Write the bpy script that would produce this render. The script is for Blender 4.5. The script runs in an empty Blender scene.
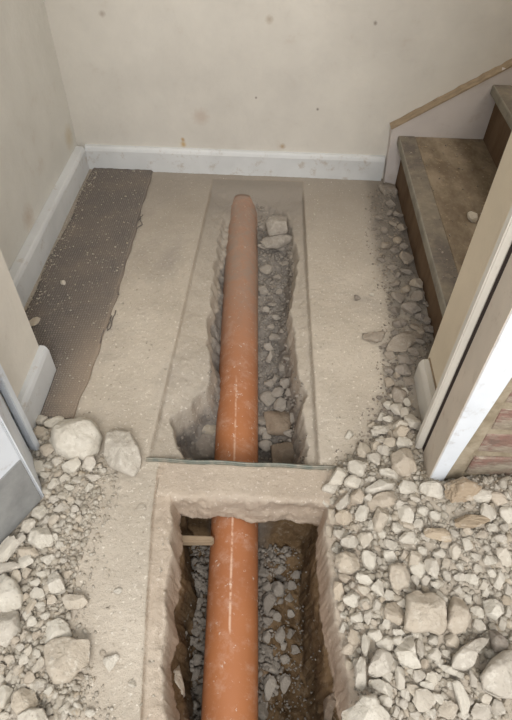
import bpy, bmesh, math, random
import numpy as np
from mathutils import Vector, Matrix, noise as mnoise
S = bpy.context.scene
COL = S.collection

# ------------------------------------------------------------------ camera
PITCH, ROLL, YAW, FPX, CAMH = 0.8374, 0.02706, -0.02243, 556.0, 1.05
Fv = Vector((math.sin(YAW)*math.cos(PITCH), math.cos(YAW)*math.cos(PITCH), -math.sin(PITCH)))
R0 = Vector((math.cos(YAW), -math.sin(YAW), 0)); U0 = R0.cross(Fv)
Rv = math.cos(ROLL)*R0 + math.sin(ROLL)*U0; Uv = Rv.cross(Fv)
C0 = Vector((0, 0, CAMH))
cd = bpy.data.cameras.new('camera'); cam = bpy.data.objects.new('camera', cd); COL.objects.link(cam)
M = Matrix((Rv, Uv, -Fv)).transposed().to_4x4(); M.translation = C0; cam.matrix_world = M
cd.sensor_fit = 'VERTICAL'; cd.sensor_height = 24.0; cd.lens = 24.0*FPX/720; cd.clip_start = 0.02
S.camera = cam
# ------------------------------------------------------------------ light
S.view_settings.view_transform = 'Standard'; S.view_settings.look = 'None'
S.view_settings.gamma = 1; S.view_settings.use_curve_mapping = False
S.view_settings.exposure = 0.20
w = bpy.data.worlds.new('world'); S.world = w; w.use_nodes = True
w.node_tree.nodes['Background'].inputs[0].default_value = (0.97, 0.98, 1.0, 1)
w.node_tree.nodes['Background'].inputs[1].default_value = 0.98

def area(name, loc, target, size, size_y, power, color):
    l = bpy.data.lights.new(name, 'AREA'); l.shape = 'RECTANGLE'; l.size = size; l.size_y = size_y
    l.energy = power; l.color = color
    o = bpy.data.objects.new(name, l); COL.objects.link(o); o.location = loc
    o.rotation_euler = (Vector(target)-Vector(loc)).to_track_quat('-Z', 'Y').to_euler()
    return o
area('near_room_daylight', (0.15, -1.6, 2.3), (0.0, 1.3, 0.2), 1.3, 1.0, 66, (1.0, 0.98, 0.96))
area('stairwell_fill', (1.3, 1.35, 2.35), (0.0, 1.3, 0.0), 0.8, 0.8, 20, (1.0, 0.98, 0.96))  # fill lamp added under the ceiling to brighten the hall

def at(px, py, z=0.0):
    d = Fv + (px-256)/FPX*Rv - (py-360)/FPX*Uv
    t = (z-CAMH)/d.z
    return C0 + d*t
def depth(P): return (Vector(P)-C0).dot(Fv)

# ------------------------------------------------------------------ materials
def lin(c):
    r = []
    for v in c:
        v = v/255.0
        r.append(v/12.92 if v <= .04045 else ((v+.055)/1.055)**2.4)
    return tuple(r)+(1.0,)
class NT:
    def __init__(s, name, rough=.9, spec=.2):
        s.m = bpy.data.materials.new(name); s.m.use_nodes = True; s.t = s.m.node_tree
        s.b = s.t.nodes['Principled BSDF']; s.b.inputs['Roughness'].default_value = rough
        s.b.inputs['Specular IOR Level'].default_value = spec
        s.tc = s.t.nodes.new('ShaderNodeTexCoord')
    def L(s, a, b): s.t.links.new(a, b)
    def noise(s, scale, detail=6, rough=.6, stretch=None, gen=False, dist=0):
        n = s.t.nodes.new('ShaderNodeTexNoise'); n.inputs['Scale'].default_value = scale
        n.inputs['Detail'].default_value = detail; n.inputs['Roughness'].default_value = rough
        n.inputs['Distortion'].default_value = dist
        src = s.tc.outputs['Object']
        if stretch:
            mp = s.t.nodes.new('ShaderNodeMapping'); mp.inputs['Scale'].default_value = stretch
            s.L(src, mp.inputs[0]); src = mp.outputs[0]
        s.L(src, n.inputs['Vector']); return n.outputs['Fac']
    def ramp(s, f, a, b):
        r = s.t.nodes.new('ShaderNodeMapRange'); r.inputs[1].default_value = a; r.inputs[2].default_value = b
        s.L(f, r.inputs[0]); return r.outputs[0]
    def mix(s, f, a, b):
        n = s.t.nodes.new('ShaderNodeMix'); n.data_type = 'RGBA'
        if isinstance(f, (int, float)): n.inputs[0].default_value = f
        else: s.L(f, n.inputs[0])
        for v, i in ((a, 6), (b, 7)):
            if isinstance(v, tuple): n.inputs[i].default_value = lin(v)
            else: s.L(v, n.inputs[i])
        return n.outputs[2]
    def math(s, op, a, b=0.5):
        n = s.t.nodes.new('ShaderNodeMath'); n.operation = op
        for v, i in ((a, 0), (b, 1)):
            if isinstance(v, (int, float)): n.inputs[i].default_value = v
            else: s.L(v, n.inputs[i])
        return n.outputs[0]
    def attr(s, name):
        n = s.t.nodes.new('ShaderNodeAttribute'); n.attribute_name = name; return n.outputs['Fac']
    def rand(s):
        return s.t.nodes.new('ShaderNodeObjectInfo').outputs['Random']
    def bump(s, f, strength=.3, dist=.002):
        n = s.t.nodes.new('ShaderNodeBump'); n.inputs['Strength'].default_value = strength
        n.inputs['Distance'].default_value = dist; s.L(f, n.inputs['Height'])
        prev = s.b.inputs['Normal'].links
        if prev: s.L(prev[0].from_socket, n.inputs['Normal'])
        s.L(n.outputs[0], s.b.inputs['Normal'])
    def col(s, c):
        if isinstance(c, tuple): s.b.inputs['Base Color'].default_value = lin(c)
        else: s.L(c, s.b.inputs['Base Color'])
        return s.m
    def spot(s, P, r, wob=.4):          # a stain of its own shape round a point in object space
        d = s.t.nodes.new('ShaderNodeVectorMath'); d.operation = 'DISTANCE'
        s.L(s.tc.outputs['Object'], d.inputs[0]); d.inputs[1].default_value = P
        n = s.noise(90, 3); k = s.math('ADD', s.math('DIVIDE', d.outputs['Value'], r), s.math('MULTIPLY', n, wob*2))
        return s.ramp(k, 1.0+wob, .6)

def wall_mat(name, base, stains=()):
    m = NT(name, .85, .15)
    c = m.mix(m.ramp(m.noise(3.5, 5), .35, .7), base, tuple(int(v*.93) for v in base))
    c = m.mix(m.math('MULTIPLY', m.ramp(m.noise(14, 7, .7),   .60, .72), .3), c, (190, 174, 158))
    sc = m.noise(16, 5, .7, (1, 1, .35), dist=1.2)
    c = m.mix(m.math('MULTIPLY', m.ramp(sc, .70, .74), .5), c, (120, 104, 92))
    for P, r, k, cc in stains:
        c = m.mix(m.math('MULTIPLY', m.spot(P, r), k), c, cc)
    m.bump(m.noise(75, 3, .5), .35, .003); m.bump(m.noise(14, 4, .5), .3, .006)
    return m.col(c)
def paint_mat(name, base, dirt=(150, 140, 125), amt=.6):
    m = NT(name, .55, .35)
    c = m.mix(m.ramp(m.noise(6, 5), .4, .7), base, tuple(int(v*.94) for v in base))
    c = m.mix(m.math('MULTIPLY', m.ramp(m.noise(22, 8, .75), .56, .72), amt), c, dirt)
    m.bump(m.noise(60, 4), .15, .002)
    return m.col(c)

def concrete_mat():
    m = NT('dusty_concrete_floor', .95, .1)
    c = m.mix(m.ramp(m.noise(5, 7, .65), .35, .68), (198, 187, 171), (178, 167, 151))
    c = m.mix(m.math('MULTIPLY', m.ramp(m.noise(2.3, 6, .7, dist=.8), .50, .68), .6), c, (154, 146, 136))
    c = m.mix(m.math('MULTIPLY', m.ramp(m.noise(170, 3, .6), .62, .72), .6), c, (150, 138, 122))
    c = m.mix(m.math('MULTIPLY', m.ramp(m.noise(120, 3, .6, (1, 1, 1.1)), .61, .68), .8), c, (224, 216, 202))
    g = m.attr('greying'); c = m.mix(g, c, (142, 134, 124))
    pk = m.attr('pink'); c = m.mix(m.math('MULTIPLY', pk, .5), c, (176, 146, 120))
    ln = m.attr('cut'); c = m.mix(ln, c, (132, 114, 94))
    s1 = m.mix(m.ramp(m.noise(18, 6, .7), .35, .65), (84, 66, 46), (124, 102, 76))
    s1 = m.mix(m.ramp(m.noise(60, 5, .7), .55, .7), s1, (136, 122, 104))
    s2 = m.mix(m.ramp(m.noise(30, 6, .7), .35, .65), (112, 106, 100), (142, 136, 128))
    soil = m.mix(m.attr('greysoil'), s1, s2)
    sm = m.ramp(m.math('ADD', m.attr('soil'), m.math('MULTIPLY', m.math('SUBTRACT', m.noise(45, 5), .5), .5)), .35, .65)
    c = m.mix(sm, c, soil)
    m.bump(m.noise(100, 6, .75), .8, .005); m.bump(m.noise(30, 5, .7), .4, .006); m.bump(m.noise(420, 3, .6), .4, .0015)
    return m.col(c)

def rock_mat(name, a, b, c3, perobj=True, dusty=.5, tan=.6):
    m = NT(name, .95, .1)
    c = m.mix(m.ramp(m.noise(35, 6, .65), .35, .65), a, b)
    r = m.rand() if perobj else m.attr('tone')
    c = m.mix(m.math('MULTIPLY', m.ramp(r, .3, 1.0), .75), c, c3)
    r2 = m.math('FRACT', m.math('MULTIPLY', r, 17.3), 0)
    c = m.mix(m.math('MULTIPLY', m.ramp(r2, .72, .98), tan), c, (186, 170, 148))
    c = m.mix(m.math('MULTIPLY', m.ramp(m.noise(90, 4), .52, .68), dusty), c, (228, 222, 209))
    c = m.mix(m.math('MULTIPLY', m.ramp(m.noise(130, 3), .62, .7), .45), c, (134, 124, 110))
    m.bump(m.noise(80, 7, .75), .9, .006); m.bump(m.noise(300, 4, .6), .4, .0015)
    return m.col(c)

MAT = {}
MAT['floor'] = concrete_mat()
MAT['rock'] = rock_mat('pale_concrete_rubble', (212, 205, 191), (197, 189, 174), (184, 175, 162))
MAT['rock_s'] = rock_mat('pale_concrete_gravel', (192, 184, 169), (172, 163, 149), (150, 140, 124), False)
MAT['dim'] = rock_mat('darker_brown_rubble', (160, 150, 138), (142, 132, 121), (130, 122, 113), dusty=.2)  # darker, browner rubble mix, mostly for stones in the hall
MAT['dim_s'] = rock_mat('darker_brown_gravel', (156, 146, 134), (138, 128, 117), (120, 112, 104), False, .15)  # gravel in the same darker, browner mix
MAT['grey'] = rock_mat('shaded_trench_rubble', (166, 158, 147), (146, 138, 128), (132, 124, 114), dusty=.15, tan=0)  # darker copy of the rubble, with the trench shade put into its colour
MAT['grey_s'] = rock_mat('shaded_trench_gravel', (158, 150, 140), (138, 130, 120), (118, 110, 100), False, .15, 0)  # gravel to match, trench shade in the colour too
MAT['tan'] = rock_mat('sandy_chunk', (200, 190, 174), (188, 176, 158), (182, 168, 150), dusty=.25)
MAT['earth'] = rock_mat('crumbly_earth', (176, 160, 138), (150, 132, 110), (158, 140, 118), dusty=.4)
MAT['brownstone'] = rock_mat('brown_trench_stone', (142, 126, 110), (122, 106, 90), (132, 120, 104), dusty=.1)
MAT['teal'] = rock_mat('blue_grey_shard', (98, 108, 106), (86, 96, 95), (106, 112, 108), dusty=.15)

def P3(x, y, z): return (x, y, z)
MAT['wall_back'] = wall_mat('back_wall_emulsion', (211, 206, 196), [
    ((-.318, 1.86, .10), .014, .8, (182, 150, 96)), ((-.318, 1.86, .118), .009, .8, (172, 138, 88)), ((.03, 1.86, .107), .013, .75, (160, 132, 96)),
    ((-.53, 1.86, .50), .012, .5, (140, 120, 105)), ((-.03, 1.86, .50), .015, .55, (160, 142, 120)), ((.285, 1.86, .50), .008, .7, (120, 108, 98)),
    ((.14, 1.86, .24), .006, .8, (110, 100, 92)), ((-.065, 1.86, .27), .005, .8, (120, 108, 98)), ((-.25, 1.86, .2), .035, .35, (170, 140, 120))])
MAT['wall_left'] = wall_mat('left_wall_emulsion', (212, 209, 201), [((-.685, 1.80, .14), .05, .5, (186, 164, 120)), ((-.685, 1.35, .12), .05, .4, (170, 140, 110))])
MAT['reveal'] = wall_mat('cream_reveal_emulsion', (226, 212, 188))
MAT['revealL'] = wall_mat('pale_reveal_emulsion', (222, 216, 204))
MAT['white'] = paint_mat('blue_white_gloss', (218, 222, 226))
MAT['skirt'] = paint_mat('dusty_skirting_paint', (208, 209, 208), (160, 140, 118), .7)
MAT['string'] = paint_mat('dusty_string_paint', (200, 192, 186), (166, 146, 126), .4)
MAT['beige'] = paint_mat('dusty_beige_gloss', (206, 194, 178), (168, 150, 130), .7)
MAT['palebeige'] = paint_mat('pale_gloss', (214, 208, 196), (168, 154, 136), .5)
m = NT('dark_gap', .9, .1); MAT['dark'] = m.col((58, 50, 46))
m = NT('raw_softwood', .85, .1)
c = m.mix(m.ramp(m.noise(10, 6, .7, (1, 6, 6)), .35, .65), (162, 144, 120), (138, 121, 100)); m.bump(m.noise(40, 4, .6, (1, 6, 6)), .3, .002)
MAT['wood'] = m.col(c)
m = NT('tread_dusty_wood', .85, .15)
c = m.mix(m.ramp(m.noise(9, 7, .7, (1.6, .8, 1)), .38, .62), (110, 96, 79), (144, 130, 110))
c = m.mix(m.math('MULTIPLY', m.ramp(m.noise(60, 4, .7), .58, .68), .6), c, (160, 142, 116))
m.bump(m.noise(60, 5), .2, .002); MAT['tread'] = m.col(c)
m = NT('nosing_grey_paint', .7, .25)
c = m.mix(m.ramp(m.noise(14, 6, .7), .4, .65), (142, 136, 122), (116, 110, 100))
c = m.mix(m.math('MULTIPLY', m.ramp(m.noise(30, 6, .7), .6, .7), .5), c, (100, 78, 60)); MAT['nosing'] = m.col(c)
m = NT('nosing_top_worn', .8, .2)
c = m.mix(m.ramp(m.noise(9, 7, .7), .38, .62), (132, 122, 106), (100, 92, 84)); c = m.mix(m.math('MULTIPLY', m.ramp(m.noise(40, 5, .7), .55, .68), .5), c, (150, 138, 118)); MAT['nosetop'] = m.col(c)
m = NT('riser_brown', .8, .15)
c = m.mix(m.ramp(m.noise(8, 6, .7, (1, 1, .4)), .35, .65), (86, 66, 48), (112, 92, 72)); m.bump(m.noise(30, 5), .2, .002); MAT['riser'] = m.col(c)
m = NT('grey_panel', .7, .2)
c = m.mix(m.ramp(m.noise(20, 7, .7), .35, .65), (150, 150, 147), (132, 132, 130)); m.bump(m.noise(90, 4), .15, .001); MAT['panel'] = m.col(c)
m = NT('threshold_metal', .5, .5)
c = m.mix(m.ramp(m.noise(40, 5, .7), .4, .6), (104, 108, 98), (136, 130, 116)); m.b.inputs['Metallic'].default_value = .3; MAT['metal'] = m.col(c)
# pipe
m = NT('orange_drain_plastic', .5, .35)
c = m.mix(m.ramp(m.noise(4, 4), .3, .7), (176, 112, 68), (158, 98, 60))
c = m.mix(m.math('MULTIPLY', m.ramp(m.noise(26, 8, .75, (1, 1, .4)), .50, .74), .55), c, (204, 172, 152))
c = m.mix(m.math('MULTIPLY', m.ramp(m.noise(70, 5, .7), .62, .68), .8), c, (214, 204, 192))
c = m.mix(m.math('MULTIPLY', m.attr('dust'), m.math('ADD', .55, m.math('MULTIPLY', m.ramp(m.noise(30, 7, .75), .35, .65), .4))), c, (138, 124, 112))
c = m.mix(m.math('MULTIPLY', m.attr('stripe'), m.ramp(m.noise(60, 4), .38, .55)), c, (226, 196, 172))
m.b.inputs['Roughness'].default_value = .58; MAT['pipe'] = m.col(c)
# carpet
m = NT('ribbed_brown_carpet', 1, .05)
wv = m.t.nodes.new('ShaderNodeTexWave'); wv.inputs['Scale'].default_value = 48; wv.inputs['Distortion'].default_value = .6; m.L(m.tc.outputs['Object'], wv.inputs[0])
wv2 = m.t.nodes.new('ShaderNodeTexWave'); wv2.bands_direction = 'Y'; wv2.inputs['Scale'].default_value = 48; wv2.inputs['Distortion'].default_value = .6; m.L(m.tc.outputs['Object'], wv2.inputs[0])
g = m.math('MULTIPLY', wv.outputs['Fac'], wv2.outputs['Fac'])
c = m.mix(g, (96, 90, 85), (138, 131, 124))
c = m.mix(m.math('MULTIPLY', m.ramp(m.noise(5, 6, .7), .45, .7), .45), c, (140, 126, 112))
c = m.mix(m.math('MULTIPLY', m.ramp(m.noise(180, 3), .64, .7), .7), c, (178, 168, 154))
c = m.mix(m.math('MULTIPLY', m.attr('dust'), .65), c, (158, 142, 124))
m.bump(g, .5, .002); MAT['carpet'] = m.col(c)
# brick
m = NT('old_brick_with_render', .95, .1)
c = m.mix(m.ramp(m.noise(14, 6, .7), .4, .6), (138, 108, 97), (112, 100, 90))
c = m.mix(m.ramp(m.noise(20, 7, .75, (.5, 1, 1.5)), .46, .60), c, (166, 156, 140)); c = m.mix(m.math('MULTIPLY', m.ramp(m.noise(9, 4), .45, .65), .6), c, (140, 128, 108))
m.bump(m.noise(60, 6, .7, (.5, 1, 1.5)), .8, .006); MAT['brick'] = m.col(c)
m = NT('mortar_render', .95, .1)
c = m.mix(m.ramp(m.noise(20, 7, .7), .4, .6), (160, 148, 128), (134, 122, 102)); m.bump(m.noise(70, 6), .6, .004); MAT['mortar'] = m.col(c)

# ------------------------------------------------------------------ helpers
def link(name, me, mat=None, parent=None, smooth=False):
    o = bpy.data.objects.new(name, me); COL.objects.link(o)
    if mat: me.materials.append(mat)
    if parent: o.parent = parent
    if smooth: me.polygons.foreach_set('use_smooth', [True]*len(me.polygons))
    return o
def tag(o, label=None, cat=None, group=None, kind=None):
    if label: o['label'] = label
    if cat: o['category'] = cat
    if group: o['group'] = group
    if kind: o['kind'] = kind
    return o
def empty(name, loc):
    o = bpy.data.objects.new(name, None); o.empty_display_size = .05; COL.objects.link(o); o.location = loc
    bpy.context.view_layer.update(); return o
def prism(name, foot, z0, z1, mat, parent=None, bevel=0.0, top=None, sub=0):
    """foot: xy outline; top: optional other outline for the upper end"""
    bm = bmesh.new(); top = top or foot
    a = [bm.verts.new((x, y, z0)) for x, y in foot]; b = [bm.verts.new((x, y, z1)) for x, y in top]
    n = len(foot); bm.faces.new(a[::-1]); bm.faces.new(b)
    for i in range(n): bm.faces.new((a[i], a[(i+1) % n], b[(i+1) % n], b[i]))
    bmesh.ops.recalc_face_normals(bm, faces=bm.faces)
    if bevel: bmesh.ops.bevel(bm, geom=bm.edges[:], offset=bevel, segments=2, affect='EDGES')
    me = bpy.data.meshes.new(name); bm.to_mesh(me); bm.free()
    return link(name, me, mat, parent)
def box(name, x0, x1, y0, y1, z0, z1, mat, parent=None, bevel=0.0):
    return prism(name, [(x0, y0), (x1, y0), (x1, y1), (x0, y1)], z0, z1, mat, parent, bevel)
def extrude_poly(name, pts, off, mat, parent=None, bevel=0):
    bm = bmesh.new(); off = Vector(off)
    a = [bm.verts.new(p) for p in pts]; b = [bm.verts.new(Vector(p)+off) for p in pts]; n = len(pts)
    bm.faces.new(a); bm.faces.new(b[::-1])
    for i in range(n): bm.faces.new((a[i], b[i], b[(i+1) % n], a[(i+1) % n]))
    bmesh.ops.recalc_face_normals(bm, faces=bm.faces)
    if bevel: bmesh.ops.bevel(bm, geom=bm.edges[:], offset=bevel, segments=2, affect='EDGES')
    me = bpy.data.meshes.new(name); bm.to_mesh(me); bm.free()
    return link(name, me, mat, parent)

rng = np.random.default_rng(7)
_tab = rng.random((256, 256))
def vn(x, y, seed=0):
    x = x + seed*17.13; y = y + seed*31.7
    xi = np.floor(x).astype(int); yi = np.floor(y).astype(int); fx = x-xi; fy = y-yi
    fx = fx*fx*(3-2*fx); fy = fy*fy*(3-2*fy)
    g = lambda a, b: _tab[a & 255, b & 255]
    return (g(xi, yi)*(1-fx)+g(xi+1, yi)*fx)*(1-fy)+(g(xi, yi+1)*(1-fx)+g(xi+1, yi+1)*fx)*fy
def fbm(x, y, s, o=4, seed=0):
    t = 0; a = 1; tot = 0
    for k in range(o):
        t = t+a*(vn(x*s, y*s, seed+k*3)-.5); tot += a; a *= .5; s *= 2.03
    return t/tot*2
def sdf(x, y, poly):
    """signed distance, negative inside"""
    d = np.full(x.shape, 1e9); ins = np.zeros(x.shape, bool); n = len(poly)
    for i in range(n):
        ax, ay = poly[i]; bx, by = poly[(i+1) % n]
        ex, ey = bx-ax, by-ay; wx, wy = x-ax, y-ay
        t = np.clip((wx*ex+wy*ey)/(ex*ex+ey*ey+1e-12), 0, 1)
        d = np.minimum(d, (wx-ex*t)**2+(wy-ey*t)**2)
        c = ((ay > y) != (by > y)) & (x < (bx-ax)*(y-ay)/(by-ay+1e-12)+ax); ins ^= c
    d = np.sqrt(d); return np.where(ins, -d, d)
def sst(a, b, v):
    t = np.clip((v-a)/(b-a), 0, 1); return t*t*(3-2*t)
def W(pts, z=0.0): return [tuple(at(px, py, z)[:2]) for px, py in pts]

# ------------------------------------------------------------------ floor with trench and pit
TR_OUT = W([(213, 179), (303, 182), (309, 300), (319, 463), (148, 460), (180, 323)])
TR_IN = W([(226, 200), (240, 193), (262, 197), (284, 205), (294, 228), (298, 252), (294, 282), (289, 305), (296, 335), (298, 362), (308, 385),
           (303, 405), (309, 430), (308, 460), (180, 457), (172, 430), (172, 412), (190, 400), (206, 380), (208, 345), (206, 310), (212, 270), (218, 230)])
PIT = [(-.196, .628), (-.190, .60)] + W([ (170, 530), (174, 551), (164, 586), (166, 618), (160, 649), (163, 684), (167, 711)]) + [(-.12, .07), (-.1, .0), (.16, .0), (.175, .1)] + \
      W([(352, 706), (347, 676), (340, 629), (336, 598), (329, 559), (325, 527)]) + [(.148, .60), (.150, .628)]
CUT = W([(158, 466), (152, 520), (147, 600), (141, 722)]) + [(-.165, .0)]
PILE_R = W([(330, 488), (318, 472), (336, 462), (352, 452), (366, 436), (374, 412), (384, 390), (386, 350), (392, 320), (384, 285), (376, 255), (372, 225), (374, 196), (386, 184),
            (400, 188), (414, 240), (436, 300), (450, 330), (440, 380), (425, 430), (420, 470)]) + [(.39, .60), (.80, .62), (.80, -.1), (.24, -.1)] + W([(358, 722), (346, 640), (337, 570)])
PILE_L = W([(30, 430), (58, 418), (80, 445), (108, 470), (104, 500), (92, 530), (82, 560), (74, 590), (70, 640), (80, 690), (96, 722), (-80, 722), (-60, 560), (0, 548), (44, 500), (32, 458)])
XS = np.concatenate([np.linspace(-.76, -.26, 130)[:-1], np.linspace(-.26, .2, 185)[:-1], np.linspace(.2, .80, 150)])
YS = np.concatenate([np.linspace(-.12, .66, 270)[:-1], np.linspace(.66, 1.90, 300)])
GX, GY = np.meshgrid(XS, YS)
def axis_x(y): return -.03 - .0424*(y-.1)
def fields(x, y):
    n1 = fbm(x, y, 9, 5); n2 = fbm(x, y, 40, 4, 5); n3 = fbm(x, y, 120, 3, 9)
    z = .0025*n1+.0010*n3
    do = sdf(x, y, TR_OUT)+.0015*n2; nlo = fbm(x, y, 17, 3, 61); di = sdf(x, y, TR_IN)+.014*nlo+.005*n2+.0015*n3
    dp = sdf(x, y, PIT)+.007*nlo+.0035*n2+.0012*n3
    # shallow broken screed between saw cut and trench
    led = sst(0.003, -.006, do)
    z -= led*(.010+.010*sst(.06, .0, di)+.006*(n2+1)*.5)*sst(1.78, 1.7, y)
    # foreground recess beside the pit
    cx = np.interp(y, [p[1] for p in CUT][::-1], [p[0] for p in CUT][::-1])
    cutm = (y < .62) & (x > cx) & (x < .17)
    z -= np.where(cutm & (y < .60), sst(cx, cx+.004, x)*(.005+.002*n2), 0)
    # trench
    bed = np.interp(y, [.6, .7, .85, 1.1, 1.4, 1.75], [-.20, -.195, -.165, -.130, -.095, -.035])
    side = np.where(x < axis_x(y), 0.015, 0.0)
    tb = bed+side+.010*n2+.004*n3
    s1 = sst(.002, -.012, di)*.6+sst(-.008, -.035, di)*.4
    z = z*(1-s1)+tb*s1
    # pit: slab face, then earth wall, then bed
    pb = -.275-.05*sst(.03, .11, x)*sst(.62, .4, y)-.02*sst(.45, .2, y)+.012*n2+.005*n3
    f1 = sst(.001, -.011, dp); f2 = sst(-.010, -.034+.012*n1, dp)
    edge = sst(.02, 0, dp)*.006*(n2+.6)*(dp > 0)
    z = z-edge-f1*.115
    z = np.where(dp < 0, z*(1-f2)+pb*f2, z)
    # rubble mounds
    dr = sdf(x, y, PILE_R); dl = sdf(x, y, PILE_L)
    hr = sst(0.0, -.05, dr)*np.interp(y, [-.1, .3, .6, .75, 1.8], [.022, .028, .03, .022, .014])*(1+.5*n1)
    hr += sst(.30, .05, np.hypot((x-.54), (y-.60)*.9))*.075
    hr = np.where(dr < 0, hr, 0)
    hl = sst(0.0, -.06, dl)*.016*(1+.5*n1); hl = np.where(dl < 0, hl, 0)
    z = z+(hr+hl)*(1-f1)*(1-s1)
    return z, do, di, dp, dr, dl, n1, n2, n3, cx, s1, f1, f2, led
GZ, do, di, dp, dr, dl, n1, n2, n3, cxx, s1, f1, f2, led = fields(GX, GY)
def hgt(x, y):
    return float(fields(np.array([x]), np.array([y]))[0][0])
def hgtv(x, y): return fields(x, y)[0]

steep = np.clip(-GZ/.02, 0, 1)*np.clip(np.maximum(s1, f1), 0, 1)
DX = steep*(.014*fbm(GY, GZ+GX*.2, 22, 4, 31)); DY = steep*(.012*fbm(GX, GZ+GY*.2, 22, 4, 47))
V = np.stack([GX+DX, GY+DY, GZ], -1).reshape(-1, 3)
ny, nx = GX.shape
idx = np.arange(nx*ny).reshape(ny, nx)
Fq = np.stack([idx[:-1, :-1], idx[:-1, 1:], idx[1:, 1:], idx[1:, :-1]], -1).reshape(-1, 4)
GZ = GZ-np.clip(np.maximum(f1, s1*.6), 0, 1)*(1-f2*.6)*.004*fbm(GX, GY, 90, 4, 91)
V = np.stack([GX+DX+steep*.002*fbm(GY, GZ, 95, 3, 71), GY+DY+steep*.002*fbm(GX, GZ, 95, 3, 72), GZ], -1).reshape(-1, 3)
me = bpy.data.meshes.new('floor')
me.vertices.add(len(V)); me.vertices.foreach_set('co', V.astype(np.float32).ravel())
me.loops.add(Fq.size); me.loops.foreach_set('vertex_index', Fq.ravel().astype(np.int32))
me.polygons.add(len(Fq)); me.polygons.foreach_set('loop_start', (np.arange(len(Fq))*4).astype(np.int32))
me.polygons.foreach_set('loop_total', np.full(len(Fq), 4, np.int32)) if False else None
me.update(calc_edges=True)
def setattr_(me, name, arr):
    a = me.attributes.new(name, 'FLOAT', 'POINT'); a.data.foreach_set('value', arr.ravel().astype(np.float32))
inpit = (dp < 0)
setattr_(me, 'soil', np.clip(np.where(inpit, sst(-.100, -.135, GZ), sst(-.035, -.085, GZ)*s1), 0, 1))
setattr_(me, 'greysoil', np.clip(np.where(GY > .62, np.where(GX < .06, .95, .8), sst(.05, .0, GX)*sst(-.13, -.09, GX)*.7), 0, 1))
setattr_(me, 'greying', np.clip(.75*sst(1.0, 1.85, GY)+.2*led*(GY > .64)+.55*sst(1.62, 1.72, GY)*sst(.0, -.01, do)+.5*sst(.02, -.03, dr)*(GY > .75)  # greyer towards the far end, on the broken screed and around hall rubble
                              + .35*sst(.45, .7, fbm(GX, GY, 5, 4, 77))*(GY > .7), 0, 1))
setattr_(me, 'pink', np.clip(((GX > cxx) & (GX < .2) & (GY < .64)).astype(float)*(.45+.25*n1)*(1-f1)+1.3*f1*(1-f2), 0, 1))
line_do = np.exp(-(do/.0025)**2)*(.5+.5*n2)
line_cut = np.exp(-((GX-cxx)/.0022)**2)*(GY < .62)*(.55+.4*n2)
setattr_(me, 'cut', np.clip(line_do*.55*(GY > .66)+line_cut, 0, 1))
floor = link('floor', me, MAT['floor'], smooth=True); tag(floor, 'dusty cream concrete floor broken open along a trench', kind='structure')
# concrete strip left standing between the trench and the pit
NXb, xs_ = 230, np.linspace(-.212, .162, 231)
prof = [(.632, -.06), (.640, -.03), (.641, -.006), (.638, 0)] + [(.638-.0066*i, 0) for i in range(1, 12)] + [(.5615, -.001), (.558, -.004), (.556, -.009)] + \
       [(.556+.0005*i, -.009-.0078*i) for i in range(1, 13)] + [(.565, -.108), (.572, -.113)] + [(.58+.008*i, -.114) for i in range(6)]
PV = []
for i, xx in enumerate(xs_):
    for j, (yy, zz) in enumerate(prof):
        f_ = 1.0 if j > 13 else 0.0
        wob = fbm(np.array([xx]), np.array([zz*1.2]), 24, 5, 3)[0]; w2 = fbm(np.array([xx*1.]), np.array([5.]), 30, 4, 8)[0]; w3 = fbm(np.array([xx]), np.array([zz+yy]), 75, 3, 21)[0]
        low = np.clip(-zz/.1, 0, 1)
        PV.append((xx, yy+f_*(.009*wob+.003*w3+.004*w2), zz+.0016*fbm(np.array([xx]), np.array([yy]), 50, 4, 2)[0]+low*(.011*w2)*f_+(.012*low*fbm(np.array([xx]), np.array([2.]), 9, 2, 14)[0])))
PV = np.array(PV); npf = len(prof); ii = np.arange(len(PV)).reshape(len(xs_), npf)
BF = np.stack([ii[:-1, :-1], ii[:-1, 1:], ii[1:, 1:], ii[1:, :-1]], -1).reshape(-1, 4)
bme = bpy.data.meshes.new('concrete_strip'); bme.from_pydata(PV.tolist(), [], BF.tolist() + [list(map(int, ii[:, -1][::-1])) + list(map(int, ii[:, 0]))]); bme.update()
bb_ = bmesh.new(); bb_.from_mesh(bme); bmesh.ops.recalc_face_normals(bb_, faces=bb_.faces); bb_.to_mesh(bme); bb_.free()
setattr_(bme, 'pink', np.where(PV[:, 2] < -.01, .6, .45)); setattr_(bme, 'soil', np.clip((-PV[:, 2]-.092)/.03, 0, .6))
strip = link('concrete_strip', bme, MAT['floor'], floor, smooth=True); tag(strip, 'narrow concrete strip left bridging the pipe')
# floor beyond the broken-up area
for (a, b, c_, d) in [(-2.0, -.76, -2.0, .62), (.80, 2.0, -2.0, .62), (-.76, .80, -2.0, -.12), (.80, 1.7, .62, 1.9)]:
    bx_ = box('floor', a, b, c_, d, -.02, -.001, MAT['floor'], floor)

# ------------------------------------------------------------------ walls
WL, WB, HT = -.697, 1.86, 2.4
wl = box('wall_left', WL-.1, WL, .62, WB+.1, -.02, HT, MAT['wall_left']); tag(wl, kind='structure')
wb = box('wall_back', WL-.1, 1.7, WB, WB+.1, -.02, HT, MAT['wall_back']); tag(wb, kind='structure')
wr = box('wall_right', 1.6, 1.7, .62, WB, -.02, HT, MAT['wall_left']); tag(wr, kind='structure')
ce = box('ceiling', WL-.1, 1.7, .60, WB+.1, HT, HT+.08, MAT['revealL']); tag(ce, kind='structure')
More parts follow.
